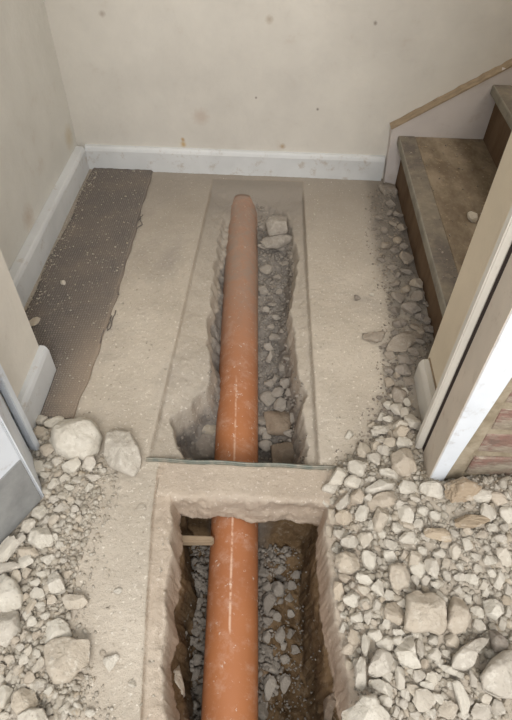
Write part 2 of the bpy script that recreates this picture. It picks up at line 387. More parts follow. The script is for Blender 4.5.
# door wall, left of the opening
dl_ = prism('wall_front_left', [(-1.7, .64), (-.53, .64), (-.53, .875), (-.68, .885), (-1.7, .885)], -.02, HT, MAT['revealL']); tag(dl_, kind='structure')
dr_ = prism('wall_front_right', [(.388, .668), (.392, .612), (1.7, .612), (1.7, .905), (.388, .905)], -.02, HT, MAT['reveal']); tag(dr_, kind='structure')
hd = box('wall_front_header', -.53, .388, .64, .885, 2.03, HT, MAT['reveal']); tag(hd, kind='structure')
# bricks on the near face of the right hand wall
ms = box('wall_front_brick', .392, 1.5, .598, .612, -.02, HT-.3, MAT['mortar']); tag(ms, 'bare brick wall face with remains of render, right of the door frame', kind='structure')
random.seed(3)
bmesh_cache = []
def brick_mesh(L, seed):
    r = random.Random(seed); bm = bmesh.new(); bmesh.ops.create_cube(bm, size=1)
    for v in bm.verts:
        v.co = Vector((v.co.x*L+r.uniform(-.003, .003), v.co.y*.03+r.uniform(-.003, .002), v.co.z*.062+r.uniform(-.003, .003)))
    bmesh.ops.bevel(bm, geom=bm.edges[:], offset=.003, segments=1, affect='EDGES')
    me = bpy.data.meshes.new('brick'); bm.to_mesh(me); bm.free(); me.materials.append(MAT['brick']); return me
full = [brick_mesh(.205, i) for i in range(5)]; half = [brick_mesh(.098, 10+i) for i in range(3)]
for row in range(12):
    z = .033+row*.075; x = .412
    while x < 1.3:
        h = (row % 2 == 1 and x < .43); L = .098 if h else .205
        o = bpy.data.objects.new('brick', random.choice(half if h else full)); COL.objects.link(o); o.parent = ms
        o.location = (x+L/2, .6095+random.uniform(-.004, .003), z); x += L+.011
# ragged plaster edge between the frame and the brick
pts = [(.37, .592, -.02), (.405, .592, -.02)]
for i in range(24):
    z = i*.06; pts.append((.405+.004*math.sin(i*2.1)+.003*math.cos(i*5.3)+.008*min(z, .5), .592, z))
pts += [(.42, .592, 1.5), (.42, .592, 2.0), (.37, .592, 2.0)]
pe = extrude_poly('trim_5', pts, (0, .02, 0), MAT['mortar']); tag(pe, 'ragged grey plaster edge between door frame and brick', kind='structure')

# ------------------------------------------------------------------ skirting boards
def skirt(name, p0, p1, h, t, side, mat):
    """profiled board running from p0 to p1 (floor points on its visible face)"""
    a = Vector(p0); b = Vector(p1); d = (b-a).normalized(); nrm = Vector((-d.y, d.x, 0))*side   # towards the room
    prof = [(0, -.01), (0, h-.016), (-.003, h-.007), (-.007, h-.001), (-t, h), (-t, -.01)]
    bm = bmesh.new(); n = max(2, int((b-a).length/.05)); rings = []
    for i in range(n+1):
        p = a.lerp(b, i/n); rings.append([bm.verts.new(p+nrm*u+Vector((0, 0, v))) for u, v in prof])
    for i in range(n):
        for k in range(len(prof)):
            bm.faces.new((rings[i][k], rings[i+1][k], rings[i+1][(k+1) % len(prof)], rings[i][(k+1) % len(prof)]))
    bm.faces.new(rings[0]); bm.faces.new(rings[-1][::-1]); bmesh.ops.recalc_face_normals(bm, faces=bm.faces)
    me = bpy.data.meshes.new(name); bm.to_mesh(me); bm.free(); return link(name, me, mat)
tag(skirt('baseboard_back', (-.667, 1.843, 0), (.392, 1.843, 0), .088, .017, -1, MAT['skirt']), kind='structure')
tag(skirt('baseboard_left', (-.666, .885, 0), (-.666, 1.843, 0), .088, .030, -1, MAT['skirt']), kind='structure')
b1 = skirt('baseboard_reveal_left', (-.512, .66, 0), (-.512, .880, 0), .092, .018, -1, MAT['skirt']); tag(b1, kind='structure')
b2 = skirt('baseboard_reveal_right', (.366, .70, 0), (.366, .893, 0), .088, .020, 1, MAT['palebeige']); tag(b2, kind='structure')
rw = box('trim_6', .3855, .3885, .70, .893, .088, .093, MAT['wood']); tag(rw, kind='structure')

# ------------------------------------------------------------------ door frame
tr1 = prism('trim_1', [(-.506, .652), (-.484, .642), (-.484, .66), (-.53, .68)], -.01, 2.03, MAT['white'], bevel=.002); tag(tr1, 'white door stop on the left of the opening', kind='structure')
tr1b = prism('trim_2', [(-.497, .636), (-.441, .539), (-.475, .520), (-.56, .62), (-.56, .66), (-.51, .652)], -.01, 2.03, MAT['white'], bevel=.003); tag(tr1b, 'white door jamb on the left of the opening', kind='structure')
tr2 = prism('trim_3', [(.337, .684), (.350, .678), (.40, .70), (.388, .72), (.337, .70)], -.01, 2.03, MAT['palebeige'], bevel=.002); tag(tr2, 'pale door stop on the right of the opening', kind='structure')
tg = prism('trim_7', [(.3495, .6785), (.3525, .671), (.40, .667), (.40, .70)], -.01, 2.03, MAT['dark']); tag(tg, 'dark gap in the right door frame', kind='structure')
# jamb with a white painted front face
jb = prism('trim_4', [(.3525, .674), (.3415, .586), (.37, .586), (.37, .674)], -.01, 2.03, MAT['beige'], bevel=.002); tag(jb, 'dusty beige door jamb face on the right of the opening', kind='structure')
pts = [(.343, .5855, -.01), (.368, .5855, -.01), (.371, .5855, .06), (.3735, .5855, .10), (.377, .5855, .16), (.381, .5855, .21), (.387, .5855, .3), (.394, .5855, .40), (.398, .5855, .7), (.40, .5855, 1.2), (.40, .5855, 2.03), (.343, .5855, 2.03)]
wf = extrude_poly('trim_8', pts, (0, .012, 0), MAT['white'], None, .001); tag(wf, 'white painted front face of the right door frame', kind='structure')
hdf = box('trim_9', -.49, .40, .60, .66, 2.0, 2.06, MAT['white']); tag(hdf, kind='structure')
# open door at the left
dd = Vector((-.45, -.893, 0)).normalized(); nn = Vector((-dd.y, dd.x, 0))*-1  # into the room
nn = Vector((.893, -.45, 0)).normalized()
h0 = Vector((-.4425, .537, 0))
foot = [h0, h0+dd*.76, h0+dd*.76-nn*.04, h0-nn*.04]
dr1 = prism('door_1', [(p.x, p.y) for p in foot], .008, 1.98, MAT['white'], bevel=.003); tag(dr1, 'white door standing open at the left', kind='structure')
foot = [h0+nn*.003+dd*.004, h0+dd*.75+nn*.003, h0+dd*.75-nn*.002, h0-nn*.002+dd*.004]
kp = prism('kick_panel', [(p.x, p.y) for p in foot], .006, .155, MAT['panel'], dr1, bevel=.001); tag(kp, 'grey lower panel')

# ------------------------------------------------------------------ staircase
st = empty('staircase', (.43, 1.38, 0)); tag(st, 'brown wooden stairs with worn dusty treads rising to the right', 'staircase')
def child(o, p):
    o.data.transform(Matrix.Translation(-p.location)); o.parent = p; return o
def nosing(x0, z, y0, y1):
    bm = bmesh.new(); r = .004
    prof = [(x0+.0555, z), (x0+r, z), (x0+.0015, z-.0012), (x0, z-r), (x0, z-.026), (x0+.003, z-.029), (x0+.0555, z-.029)]
    A = [bm.verts.new((x, y0, zz)) for x, zz in prof]; B = [bm.verts.new((x, y1, zz)) for x, zz in prof]; n = len(prof)
    for i in range(n):
        f = bm.faces.new((A[i], A[(i+1) % n], B[(i+1) % n], B[i])); f.material_index = 1 if i == 0 else 0
    bm.faces.new(A[::-1]); bm.faces.new(B); bmesh.ops.recalc_face_normals(bm, faces=bm.faces)
    me = bpy.data.meshes.new('nosing'); bm.to_mesh(me); bm.free(); o = link('nosing', me, MAT['nosing']); me.materials.append(MAT['nosetop']); return o
SY0, SY1 = .908, 1.823
for k, (nxp, rz) in enumerate([(.415, .178), (.672, .352), (.929, .528), (1.186, .704)]):
    z0 = 0 if k == 0 else [.178, .352, .528][k-1]
    child(box('riser', nxp+.026, nxp+.046, SY0, SY1, z0-.005, rz-.026, MAT['riser']), st)
    td = child(box('tread', nxp+.0565, nxp+.283, SY0, SY1, rz-.026, rz-.0008, MAT['tread'], bevel=.001), st)
    ns_ = nosing(nxp, rz, SY0, SY1); child(ns_, st); tag(ns_, 'worn grey-painted nosing')
# string board on the back wall
X = lambda px, py: None
bd = [(.402, -.01), (.3895, .199), (.709, .409), (1.3, .797), (1.3, .60), (.9, .05), (.9, -.01)]
sb = extrude_poly('string_board', [(x, WB-.036, z) for x, z in bd], (0, .034, 0), MAT['string']); child(sb, st); tag(sb, 'white painted wall string with a bare wood top edge')
capd = Vector((.709-.388, 0, .413-.206)).normalized(); cn = Vector((-capd.z, 0, capd.x))
cp = [Vector((.3885, WB-.038, .1985)), Vector((1.3, WB-.038, .1985+(1.3-.3885)*capd.z/capd.x))]
bm = bmesh.new(); N = 60; rows = []
for i in range(N+1):
    p = cp[0].lerp(cp[1], i/N); j = .0015*math.sin(i*3.1)+.001*math.cos(i*7.7)
    rows.append([bm.verts.new(p+q) for q in (cn*-.001, cn*(.004+j), Vector((0, .036, 0))+cn*(.006+j), Vector((0, .036, 0)))])
for i in range(N):
    for k in range(4): bm.faces.new((rows[i][k], rows[i][(k+1) % 4], rows[i+1][(k+1) % 4], rows[i+1][k]))
bm.faces.new(rows[0]); bm.faces.new(rows[-1]); bmesh.ops.recalc_face_normals(bm, faces=bm.faces)
me = bpy.data.meshes.new('board_edge'); bm.to_mesh(me); bm.free()
ce_ = link('board_edge', me, MAT['wood']); ce_.data.transform(Matrix.Translation(-st.location)); ce_.parent = sb; tag(ce_, 'bare wood top edge')

# ------------------------------------------------------------------ pipe
A = Vector((-.0285, .02, -.212)); B = Vector((-.1015, 1.735, -.062)); axis = (B-A); Ln = axis.length; axis.normalize()
side = axis.cross(Vector((0, 0, 1))).normalized(); upv = side.cross(axis)
bm = bmesh.new(); NS, NR = 96, 120; R_ = .0545
ring = []
for i in range(NR+1):
    t = i/NR; p = A.lerp(B, t); rr = R_
    ring.append([bm.verts.new(p+(side*math.cos(a)+upv*math.sin(a))*rr) for a in [2*math.pi*k/NS for k in range(NS)]])
for i in range(NR):
    for k in range(NS): bm.faces.new((ring[i][k], ring[i][(k+1) % NS], ring[i+1][(k+1) % NS], ring[i+1][k]))
# inner bore at both ends
for rg, s_ in ((ring[0], 1), (ring[-1], -1)):
    c_ = sum((v.co for v in rg), Vector())/NS
    inn = [bm.verts.new(c_+(v.co-c_)*.94) for v in rg]; dp_ = [bm.verts.new(c_+(v.co-c_)*.94+axis*s_*.1) for v in rg]
    for k in range(NS):
        bm.faces.new((rg[k], rg[(k+1) % NS], inn[(k+1) % NS], inn[k])); bm.faces.new((inn[k], inn[(k+1) % NS], dp_[(k+1) % NS], dp_[k]))
bmesh.ops.recalc_face_normals(bm, faces=bm.faces)
me = bpy.data.meshes.new('drain_pipe'); bm.to_mesh(me); bm.free()
co = np.empty(len(me.vertices)*3, np.float32); me.vertices.foreach_get('co', co); co = co.reshape(-1, 3)
setattr_(me, 'dust', np.clip(sst(.8, 1.5, co[:, 1])*1.0+.1, 0, 1))
rel = co-np.array(A); s_c = rel@np.array(side); u_c = rel@np.array(upv)
ang = np.degrees(np.arctan2(u_c, s_c))
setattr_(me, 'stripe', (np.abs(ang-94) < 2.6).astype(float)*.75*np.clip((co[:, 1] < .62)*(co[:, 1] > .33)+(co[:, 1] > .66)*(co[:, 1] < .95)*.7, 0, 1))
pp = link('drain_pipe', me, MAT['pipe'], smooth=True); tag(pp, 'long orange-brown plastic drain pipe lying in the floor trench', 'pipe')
# dried mortar saddle over the far end of the pipe (broken screed running up to it)

# ------------------------------------------------------------------ threshold strip
a = at(146, 459.5, .002); b = at(336, 468, .002); d = (b-a).normalized(); n_ = Vector((-d.y, d.x, 0))
bm = bmesh.new(); rows = []
for i in range(41):
    p = a.lerp(b, i/40)+n_*.0012*math.sin(i*.5); zt = .0045
    rows.append([bm.verts.new((q.x, q.y, zz)) for q, zz in ((p-n_*.0045, -.004), (p-n_*.0045, zt-.001), (p-n_*.002, zt), (p, zt-.002), (p+n_*.002, zt), (p+n_*.0045, zt-.001), (p+n_*.0045, -.004))])
for i in range(40):
    for k in range(7): bm.faces.new((rows[i][k], rows[i][(k+1) % 7], rows[i+1][(k+1) % 7], rows[i+1][k]))
bm.faces.new(rows[0]); bm.faces.new(rows[-1]); bmesh.ops.recalc_face_normals(bm, faces=bm.faces)
me = bpy.data.meshes.new('threshold_strip'); bm.to_mesh(me); bm.free()
tag(link('threshold_strip', me, MAT['metal']), 'thin grey-green metal strip lying across the trench in the doorway', 'threshold strip')

# ------------------------------------------------------------------ carpet strip
def edge_l(y): return -.512 if y < .888 else (-.657+.004*math.sin(y*5)+.005*math.sin(y*17+1)+.006*sst(1.2, .9, y))
def edge_r(y):
    base = np.interp(y, [.74, .80, .95, 1.15, 1.4, 1.6, 1.855], [-.432, -.430, -.423, -.421, -.424, -.431, -.432])
    return base+.0015*math.sin(y*23)+.0015*math.sin(y*61)
bm = bmesh.new(); NY, NXc = 220, 44; rows = []
for i in range(NY+1):
    y = .735+(1.842-.735)*i/NY; L, R2 = edge_l(y), edge_r(y); row = []
    for k in range(NXc+1):
        x = L+(R2-L)*k/NXc
        z = .006+.0025*mnoise.noise(Vector((x*9, y*9, 0)))+.0012*mnoise.noise(Vector((x*60, y*60, 3)))
        if k in (0, NXc): z -= .0045
        row.append(bm.verts.new((x, y+(.006*mnoise.noise(Vector((x*50, 0, 0))) if i in (0, NY) else 0), z)))
    rows.append(row)
for i in range(NY):
    for k in range(NXc): bm.faces.new((rows[i][k], rows[i][k+1], rows[i+1][k+1], rows[i+1][k]))
bmesh.ops.recalc_face_normals(bm, faces=bm.faces)
if sum(f.normal.z for f in list(bm.faces)[:50]) < 0: bmesh.ops.reverse_faces(bm, faces=bm.faces)
ext = bmesh.ops.extrude_face_region(bm, geom=bm.faces[:])
for v in [g for g in ext['geom'] if isinstance(g, bmesh.types.BMVert)]: v.co.z += .0015
me = bpy.data.meshes.new('carpet_strip'); bm.to_mesh(me); bm.free()
co = np.empty(len(me.vertices)*3, np.float32); me.vertices.foreach_get('co', co); co = co.reshape(-1, 3)
setattr_(me, 'dust', np.clip(.9*sst(1.25, .85, co[:, 1])*sst(-.54, -.44, co[:, 0])+.4*sst(-.44, -.42, co[:, 0]), 0, 1))
cpt = link('carpet_strip', me, MAT['carpet'], smooth=True); tag(cpt, 'strip of worn dark brown ribbed carpet left beside the left wall', 'carpet')
def thread(pts, r, parent):
    cu = bpy.data.curves.new('loose_thread', 'CURVE'); cu.dimensions = '3D'; cu.bevel_depth = r; cu.bevel_resolution = 1
    sp = cu.splines.new('POLY'); sp.points.add(len(pts)-1)
    for p, q in zip(sp.points, pts): p.co = (*q, 1)
    o = bpy.data.objects.new('tmp', cu); COL.objects.link(o)
    dg = bpy.context.evaluated_depsgraph_get(); me = bpy.data.meshes.new_from_object(o.evaluated_get(dg)); bpy.data.objects.remove(o)
    me.name = 'loose_thread'; me.materials.clear(); return link('loose_thread', me, MAT['carpet'], parent)
for chain in ([(143, 216), (138, 222), (131, 240), (127, 256), (124, 268)], [(121, 276), (117, 292), (119, 296), (114, 293)], [(116, 312), (110, 330), (107, 332), (112, 317)], [(104, 330), (100, 345)], [(140, 218), (142, 226), (134, 232)]):
    P = [at(x, y, .0) for x, y in chain]; pts = []
    for i in range(len(P)-1):
        for k in range(5):
            q = P[i].lerp(P[i+1], k/5); pts.append((q.x+.0015*math.sin(k*2+i), q.y, .005))
    pts.append((P[-1].x, P[-1].y, .005)); thread(pts, .0016, cpt)

# ------------------------------------------------------------------ rubble
def rock_verts(seed, sub, planes=11, rough=.05, flat=.75):
    r = random.Random(seed); bm = bmesh.new(); bmesh.ops.create_icosphere(bm, subdivisions=sub, radius=1)
    ns = []
    for i in range(planes):
        v = Vector((r.gauss(0, 1), r.gauss(0, 1), r.gauss(0, .9))).normalized(); ns.append((v, r.uniform(.42, .85)))
    off = Vector((seed*3.1, seed*1.7, 0))
    for v in bm.verts:
        d = v.co.normalized(); k = 1.12
        for n, h in ns:
            c = d.dot(n)
            if c > .05: k = min(k, h/c)
        k = max(k, .3)
        k *= 1+rough*mnoise.noise(d*3+off)+rough*.6*mnoise.noise(d*8+off)
        v.co = d*k
    # normalise footprint to half-extent 1
    mx = max(abs(v.co.x) for v in bm.verts); my = max(abs(v.co.y) for v in bm.verts); mz = max(abs(v.co.z) for v in bm.verts)
    for v in bm.verts: v.co = Vector((v.co.x/mx, v.co.y/my, v.co.z/mz))
    return bm
def rock_mesh(seed, sub, mat, **k):
    bm = rock_verts(seed, sub, **k); bmesh.ops.scale(bm, vec=(.012, .012, .012), verts=bm.verts); me = bpy.data.meshes.new('rubble'); bm.to_mesh(me); bm.free(); me.materials.append(mat); return me
ROCKS = {k: [rock_mesh(i*7+1, 3, MAT[k], planes=8+i % 4, rough=.035) for i in range(14)] for k in ('rock', 'dim', 'grey', 'tan', 'earth', 'brownstone', 'teal')}
CRUMB = [rock_mesh(200+i, 4, MAT['earth'], planes=18, rough=.13) for i in range(5)]
LUMPS = []; MARKS = []; SMALL = []
NICK = {1: 'large rounded concrete lump', 2: 'upright oval concrete lump', 3: 'large flat slab piece at bottom left', 4: 'chunk behind the flat bottom-left slab piece', 5: 'greenish-cream slab piece at the left edge',
 6: 'white slab piece at the left edge', 7: 'grey-cream chunk at bottom left', 8: 'chunk on the bottom edge at left', 9: 'cracked cream chunk by the open door', 10: 'upright block in the left rubble', 11: 'small flat cream flake',
 12: 'large flat cream slab piece', 13: 'smooth tan stone', 14: 'long slanting cream chunk', 15: 'big grey slab at the right edge', 16: 'big crumbly white chunk', 17: 'five-sided cream block', 18: 'thin pale flake',
 19: 'long pale slanting stone', 20: 'long tan flat stone', 21: 'upright tan stone', 22: 'three-cornered dented chunk', 23: 'grey-topped broken wedge', 24: 'long upright stone on the pit rim', 25: 'long white slanting stone',
 26: 'tall smooth grey stone', 27: 'pale pitted chunk', 28: 'pale block on the pit rim', 29: 'flat tan chunk', 30: 'lone flat grey stone in the hall', 31: 'longest flat stone by the stair', 32: 'block by the right skirting',
 33: 'sandy lump at the string', 40: 'largest flat trench stone', 41: 'brown near-end trench stone', 42: 'squarish far-end trench stone', 43: 'wedge-shaped trench stone', 44: 'blue-grey trench shard', 45: 'sandy trench corner block',
 46: 'cream block in the pit', 47: 'brown lump on the pit wall', 48: 'largest grey pit stone'}
def zone_of(n): return 'L' if n <= 11 else 'R' if n <= 29 else 'H' if n <= 33 else 'P' if n >= 46 else 'T'
EXTRA = {'P': [(189, 541, 'timber end in the pit')], 'R': [(465, 492, 'crumbly lump under the brick'), (474, 520, 'wide crumbly brown lump'), (422, 476, 'foot of the right door frame')],
 'H': [(390, 190, 'corner of the white stair string'), (415, 258, 'midpoint of the first riser'), (415, 395, 'right reveal skirting')], 'L': [(30, 500, 'foot of the left door jamb'), (45, 400, 'left reveal skirting')], 'T': []}
def describe():
    from collections import defaultdict
    sec = defaultdict(list)
    for o, px, py, w_, h_, mk, zn in SMALL:
        ms_ = [(cx, cy, nk) for cx, cy, nk, z_ in MARKS if z_ == zn]+EXTRA[zn]
        cx, cy, nk = min(ms_, key=lambda m_: math.hypot(m_[0]-px, m_[1]-py))
        a = (math.degrees(math.atan2(py-cy, px-cx))+22.5) % 360; k = int(a//45)
        sec[(zn, nk, k)].append((math.hypot(px-cx, py-cy), o, w_, h_, mk))
    WORD = ['right of', 'below right of', 'below', 'below left of', 'left of', 'above left of', 'above', 'above right of']
    RANK = ['nearest', 'second', 'third', 'fourth', 'fifth', 'sixth', 'seventh', 'eighth', 'ninth', 'tenth', 'eleventh', 'twelfth', 'thirteenth', 'fourteenth', 'fifteenth', 'sixteenth', 'seventeenth', 'eighteenth', 'nineteenth', 'twentieth']
    TONE = {'rock': 'pale', 'tan': 'tan', 'dim': 'brown-grey', 'grey': 'grey'}
    for (zn, nk, k), l in sec.items():
        l.sort(key=lambda t: t[0])
        for i, (d_, o, w_, h_, mk) in enumerate(l):
            q = w_/h_; shp = 'long' if q > 1.5 else 'upright' if q < .7 else 'small' if w_*h_ < 120 else 'blocky'
            o['label'] = '%s %s fragment, %s %s the %s' % (shp, TONE[mk], RANK[min(i, 19)], WORD[k], nk)
def put_rock(name, px, py, wpx, hpx, ang, matk, label, cat, group, grow=1, base=None, thick=None, mesh=None, tilt=.15, lift=0):
    wpx *= grow; hpx *= grow; r = random.Random(int(px*131+py*17)); z0 = 0.0 if base is None else base
    P = at(px, py, z0)
    for _ in range(3):
        hz = hgt(P.x, P.y) if base is None else base
        sc = depth(P)/FPX; hx = wpx*sc/2; hy = hpx*sc/2
        th = thick if thick else max(.35*min(hx, hy), .74*math.sqrt(hx*hy)*r.uniform(.8, 1.1) if _ == 0 else th)
        P = at(px, py, hz+th*.55+lift)
    o = bpy.data.objects.new(name, mesh or r.choice(ROCKS[matk])); COL.objects.link(o)
    hy *= 1.0/ (0.78+.22*hy/max(hy, 1e-6))
    o.scale = (hx*1.14/.012, hy*1.18/.012, th/.012)
    o.rotation_euler = (r.uniform(-tilt, tilt), r.uniform(-tilt, tilt), math.radians(-ang))
    o.location = P
    tag(o, label, cat, group); LUMPS.append((P.x, P.y, .5*(hx+hy), matk)); return o

def slab_rock(name, out_px, zc, thick, mat, label, dome=.25, seed=0, jag=.03, cat='rubble chunk'):
    # stones on the upper trench bed sit on the bed itself
    if seed in (40, 41, 42, 43, 44, 45):
        q_ = at(sum(p[0] for p in out_px)/len(out_px), sum(p[1] for p in out_px)/len(out_px), zc); zc = max(-.2, hgt(q_.x, q_.y)-.004)
        if seed == 45: zc = -.19
        if seed == 44: zc = -.15
    pts = [at(x, y, zc+thick*.6) for x, y in out_px]; c = sum(pts, Vector())/len(pts)
    N = 72; ang = [math.atan2(p.y-c.y, p.x-c.x) for p in pts]
    rad = []
    for k in range(N):
        a = 2*math.pi*k/N-math.pi; d = Vector((math.cos(a), math.sin(a))); best = 0
        for i in range(len(pts)):
            p, q = pts[i]-c, pts[(i+1) % len(pts)]-c; e = q-p
            den = d.x*e.y-d.y*e.x
            if abs(den) < 1e-9: continue
            t = (p.x*e.y-p.y*e.x)/den; s = (p.x*d.y-p.y*d.x)/den
            if t > 0 and -1e-6 <= s <= 1+1e-6: best = max(best, t)
        rad.append(best or .02)
    R = np.mean(rad); bm = bmesh.new(); rings = []; rq = random.Random(seed+5)
    PL = [(rq.uniform(.92, 1.15), rq.uniform(-.28, .28), rq.uniform(-.28, .28)) for _ in range(3)] + [(rq.uniform(1.05, 1.3), .75*math.cos(t_), .75*math.sin(t_)) for t_ in [rq.uniform(0, 6.28) for _ in range(3)]]
    prof = [(.0, 0), (.55, 0), (.88, .04), (.99, .22), (1.02, .5), (.985, .72), (.93, .86), (.86, .93), (.78, .97), (.69, 1.0), (.6, 1.02), (.5, 1.03), (.4, 1.04), (.3, 1.05), (.2, 1.055), (.1, 1.06)]
    for f, h in prof[1:]:
        ring = []
        for k in range(N):
            a = 2*math.pi*k/N-math.pi; v = Vector((math.cos(a)*f, math.sin(a)*f, h))
            wx, wy = v.x*rad[k]/R, v.y*rad[k]/R
            nz = mnoise.noise(Vector((wx*2.2, wy*2.2, h+seed)))*.45+mnoise.noise(Vector((wx*6, wy*6, h*3+seed)))*.35+mnoise.noise(Vector((wx*15, wy*15, h*6+seed)))*.22
            rr = rad[k]*f*(1+jag*nz*(1 if f > .8 else 0)*1.6)
            cap_ = min(q0+q1*wx+q2*wy for q0, q1, q2 in PL)
            hh = thick*(h*(1-dome)+dome*h*math.sqrt(max(0, 1-min(f, 1)**2))*1.2)
            if h > .6: hh = min(hh, thick*cap_)+thick*.11*nz
            ring.append(bm.verts.new((c.x+math.cos(a)*rr, c.y+math.sin(a)*rr, zc+hh)))
        rings.append(ring)
    top = bm.verts.new((c.x, c.y, sum(v.co.z for v in rings[-1])/N)); bot = bm.verts.new((c.x, c.y, zc))
    for j in range(len(rings)-1):
        for k in range(N): bm.faces.new((rings[j][k], rings[j][(k+1) % N], rings[j+1][(k+1) % N], rings[j+1][k]))
    for k in range(N):
        bm.faces.new((rings[-1][k], rings[-1][(k+1) % N], top)); bm.faces.new((rings[0][(k+1) % N], rings[0][k], bot))
    bmesh.ops.recalc_face_normals(bm, faces=bm.faces)
    org = Vector((c.x, c.y, zc)); bmesh.ops.translate(bm, verts=bm.verts, vec=-org)
    me = bpy.data.meshes.new(name); bm.to_mesh(me); bm.free()
    if seed in NICK: MARKS.append((sum(p[0] for p in out_px)/len(out_px), sum(p[1] for p in out_px)/len(out_px), NICK[seed], zone_of(seed)))
    o = link(name, me, mat, smooth=True); o.location = org; tag(o, label, cat); LUMPS.append((c.x, c.y, R*.85, 'x')); return o
def sc_(pts, s, ox, oy): return [(x/s+ox, y/s+oy) for x, y in pts]

# --- the large chunks, each with its own outline and label
slab_rock('concrete_boulder', sc_([(148, 92), (170, 68), (200, 55), (240, 43), (285, 58), (303, 95), (290, 135), (250, 163), (210, 167), (165, 150), (146, 118)], 3.01, 0, 400), .004, .062, MAT['rock'], 'large rounded pale concrete lump beside the near end of the carpet strip', .55, 1, .03)
slab_rock('concrete_boulder', sc_([(318, 95), (350, 86), (390, 93), (412, 125), (423, 165), (418, 195), (400, 221), (370, 210), (330, 192), (310, 160), (314, 120)], 3.01, 0, 400), .002, .042, MAT['rock'], 'upright oval pale concrete lump standing alone left of the metal threshold strip', .4, 2, .04)
slab_rock('concrete_slab_piece', sc_([(150, 240), (195, 228), (240, 238), (268, 236), (266, 312), (232, 333), (205, 365), (160, 372), (138, 330), (128, 258)], 3.01, 0, 560), .008, .030, MAT['rock'], 'large flat angular concrete slab piece at bottom left, topmost of the stones there', .12, 3, .03)
slab_rock('concrete_slab_piece', sc_([(175, 130), (200, 95), (255, 75), (290, 100), (305, 150), (250, 175), (180, 190)], 4.27, 0, 600), .003, .022, MAT['rock'], 'pale angular chunk tucked behind the large flat slab piece at bottom left', .15, 4, .05)
slab_rock('concrete_slab_piece', [(-14, 578), (4, 573), (16, 580), (23, 595), (20, 606), (8, 612), (-12, 610)], .012, .03, MAT['rock'], 'flat greenish-cream slab piece cut by the left edge of the photo, above a tall white one', .15, 5)
slab_rock('concrete_slab_piece', [(-10, 612), (4, 607), (17, 610), (19, 628), (10, 640), (4, 646), (-10, 642)], .012, .035, MAT['rock'], 'white broken slab piece cut by the left edge of the photo, below a greenish-cream one', .2, 6)
slab_rock('concrete_slab_piece', sc_([(60, 395), (100, 372), (140, 385), (162, 440), (120, 475), (70, 492), (45, 455)], 4.27, 0, 600), .01, .03, MAT['rock'], 'grey-cream chunk at bottom left below the large flat slab piece', .2, 7)
slab_rock('concrete_slab_piece', sc_([(70, 495), (130, 462), (180, 460), (205, 520), (190, 560), (80, 560)], 4.27, 0, 600), .014, .03, MAT['rock'], 'pale chunk cut by the bottom edge of the photo at the left', .2, 8)
slab_rock('concrete_slab_piece', sc_([(160, 150), (185, 135), (240, 135), (265, 175), (270, 225), (225, 250), (185, 240), (140, 210)], 5.12, 0, 500), .008, .03, MAT['rock'], 'cream chunk with a cracked top below the grey lower panel of the open door', .2, 9)
slab_rock('concrete_slab_piece', sc_([(245, 375), (290, 360), (320, 400), (328, 450), (300, 475), (255, 475), (238, 420)], 5.12, 0, 500), .008, .026, MAT['rock'], 'upright pale block in the left rubble above the large flat slab piece', .15, 10)
slab_rock('concrete_slab_piece', [(61, 598), (66, 594), (84, 595), (88, 602), (80, 608), (66, 609)], .004, .016, MAT['tan'], 'small flat cream flake lying above the large flat slab piece at bottom left', .1, 11)
slab_rock('concrete_slab_piece', sc_([(248, 60), (275, 48), (290, 58), (315, 55), (345, 78), (350, 150), (338, 162), (305, 152), (265, 157), (240, 145), (245, 95)], 2.535, 310, 570), .042, .032, MAT['tan'], 'large flat cream slab piece lying on the right rubble', .12, 12, .04)
slab_rock('concrete_slab_piece', sc_([(368, 58), (392, 68), (411, 120), (398, 152), (370, 160), (348, 140), (352, 95)], 2.535, 310, 570), .036, .03, MAT['tan'], 'smooth tan stone against the right side of the large flat cream slab piece', .5, 13, .02)
slab_rock('concrete_slab_piece', sc_([(462, 170), (445, 192), (425, 212), (418, 238), (398, 258), (362, 246), (366, 215), (388, 192), (425, 172)], 2.535, 310, 570), .04, .03, MAT['rock'], 'long slanting cream chunk in the right rubble, beside the tall grey stone', .2, 14)
slab_rock('concrete_slab_piece', sc_([(530, 200), (490, 203), (465, 222), (438, 262), (448, 300), (485, 318), (540, 325)], 2.535, 310, 570), .04, .045, MAT['rock'], 'big rough grey slab cut by the right edge of the photo near the bottom', .2, 15)
slab_rock('concrete_slab_piece', sc_([(120, 460), (185, 430), (215, 385), (285, 378), (310, 430), (370, 490), (375, 540), (120, 540)], 5.12, 320, 620), .03, .036, MAT['rock'], 'big crumbly white chunk at the bottom right corner of the pit', .2, 16, .08)
slab_rock('concrete_slab_piece', sc_([(365, 120), (425, 92), (465, 100), (500, 210), (470, 248), (435, 235), (372, 185)], 5.12, 320, 430), .03, .036, MAT['tan'], 'five-sided cream block leaning at the foot of the right door frame', .2, 17)
slab_rock('concrete_slab_piece', sc_([(300, 200), (345, 195), (400, 222), (455, 255), (440, 268), (370, 240), (310, 225)], 5.12, 320, 430), .03, .016, MAT['rock'], 'thin pale flake lying below the five-sided cream block', .1, 18)
slab_rock('concrete_slab_piece', sc_([(228, 300), (300, 255), (350, 238), (395, 262), (380, 290), (320, 312), (240, 322)], 5.12, 320, 430), .03, .024, MAT['rock'], 'long pale slanting stone right of the metal threshold strip', .3, 19)
slab_rock('concrete_slab_piece', sc_([(240, 370), (290, 325), (380, 305), (412, 320), (405, 370), (330, 395), (265, 415)], 5.12, 320, 430), .03, .024, MAT['tan'], 'long tan flat stone below the long pale slanting stone', .3, 20)
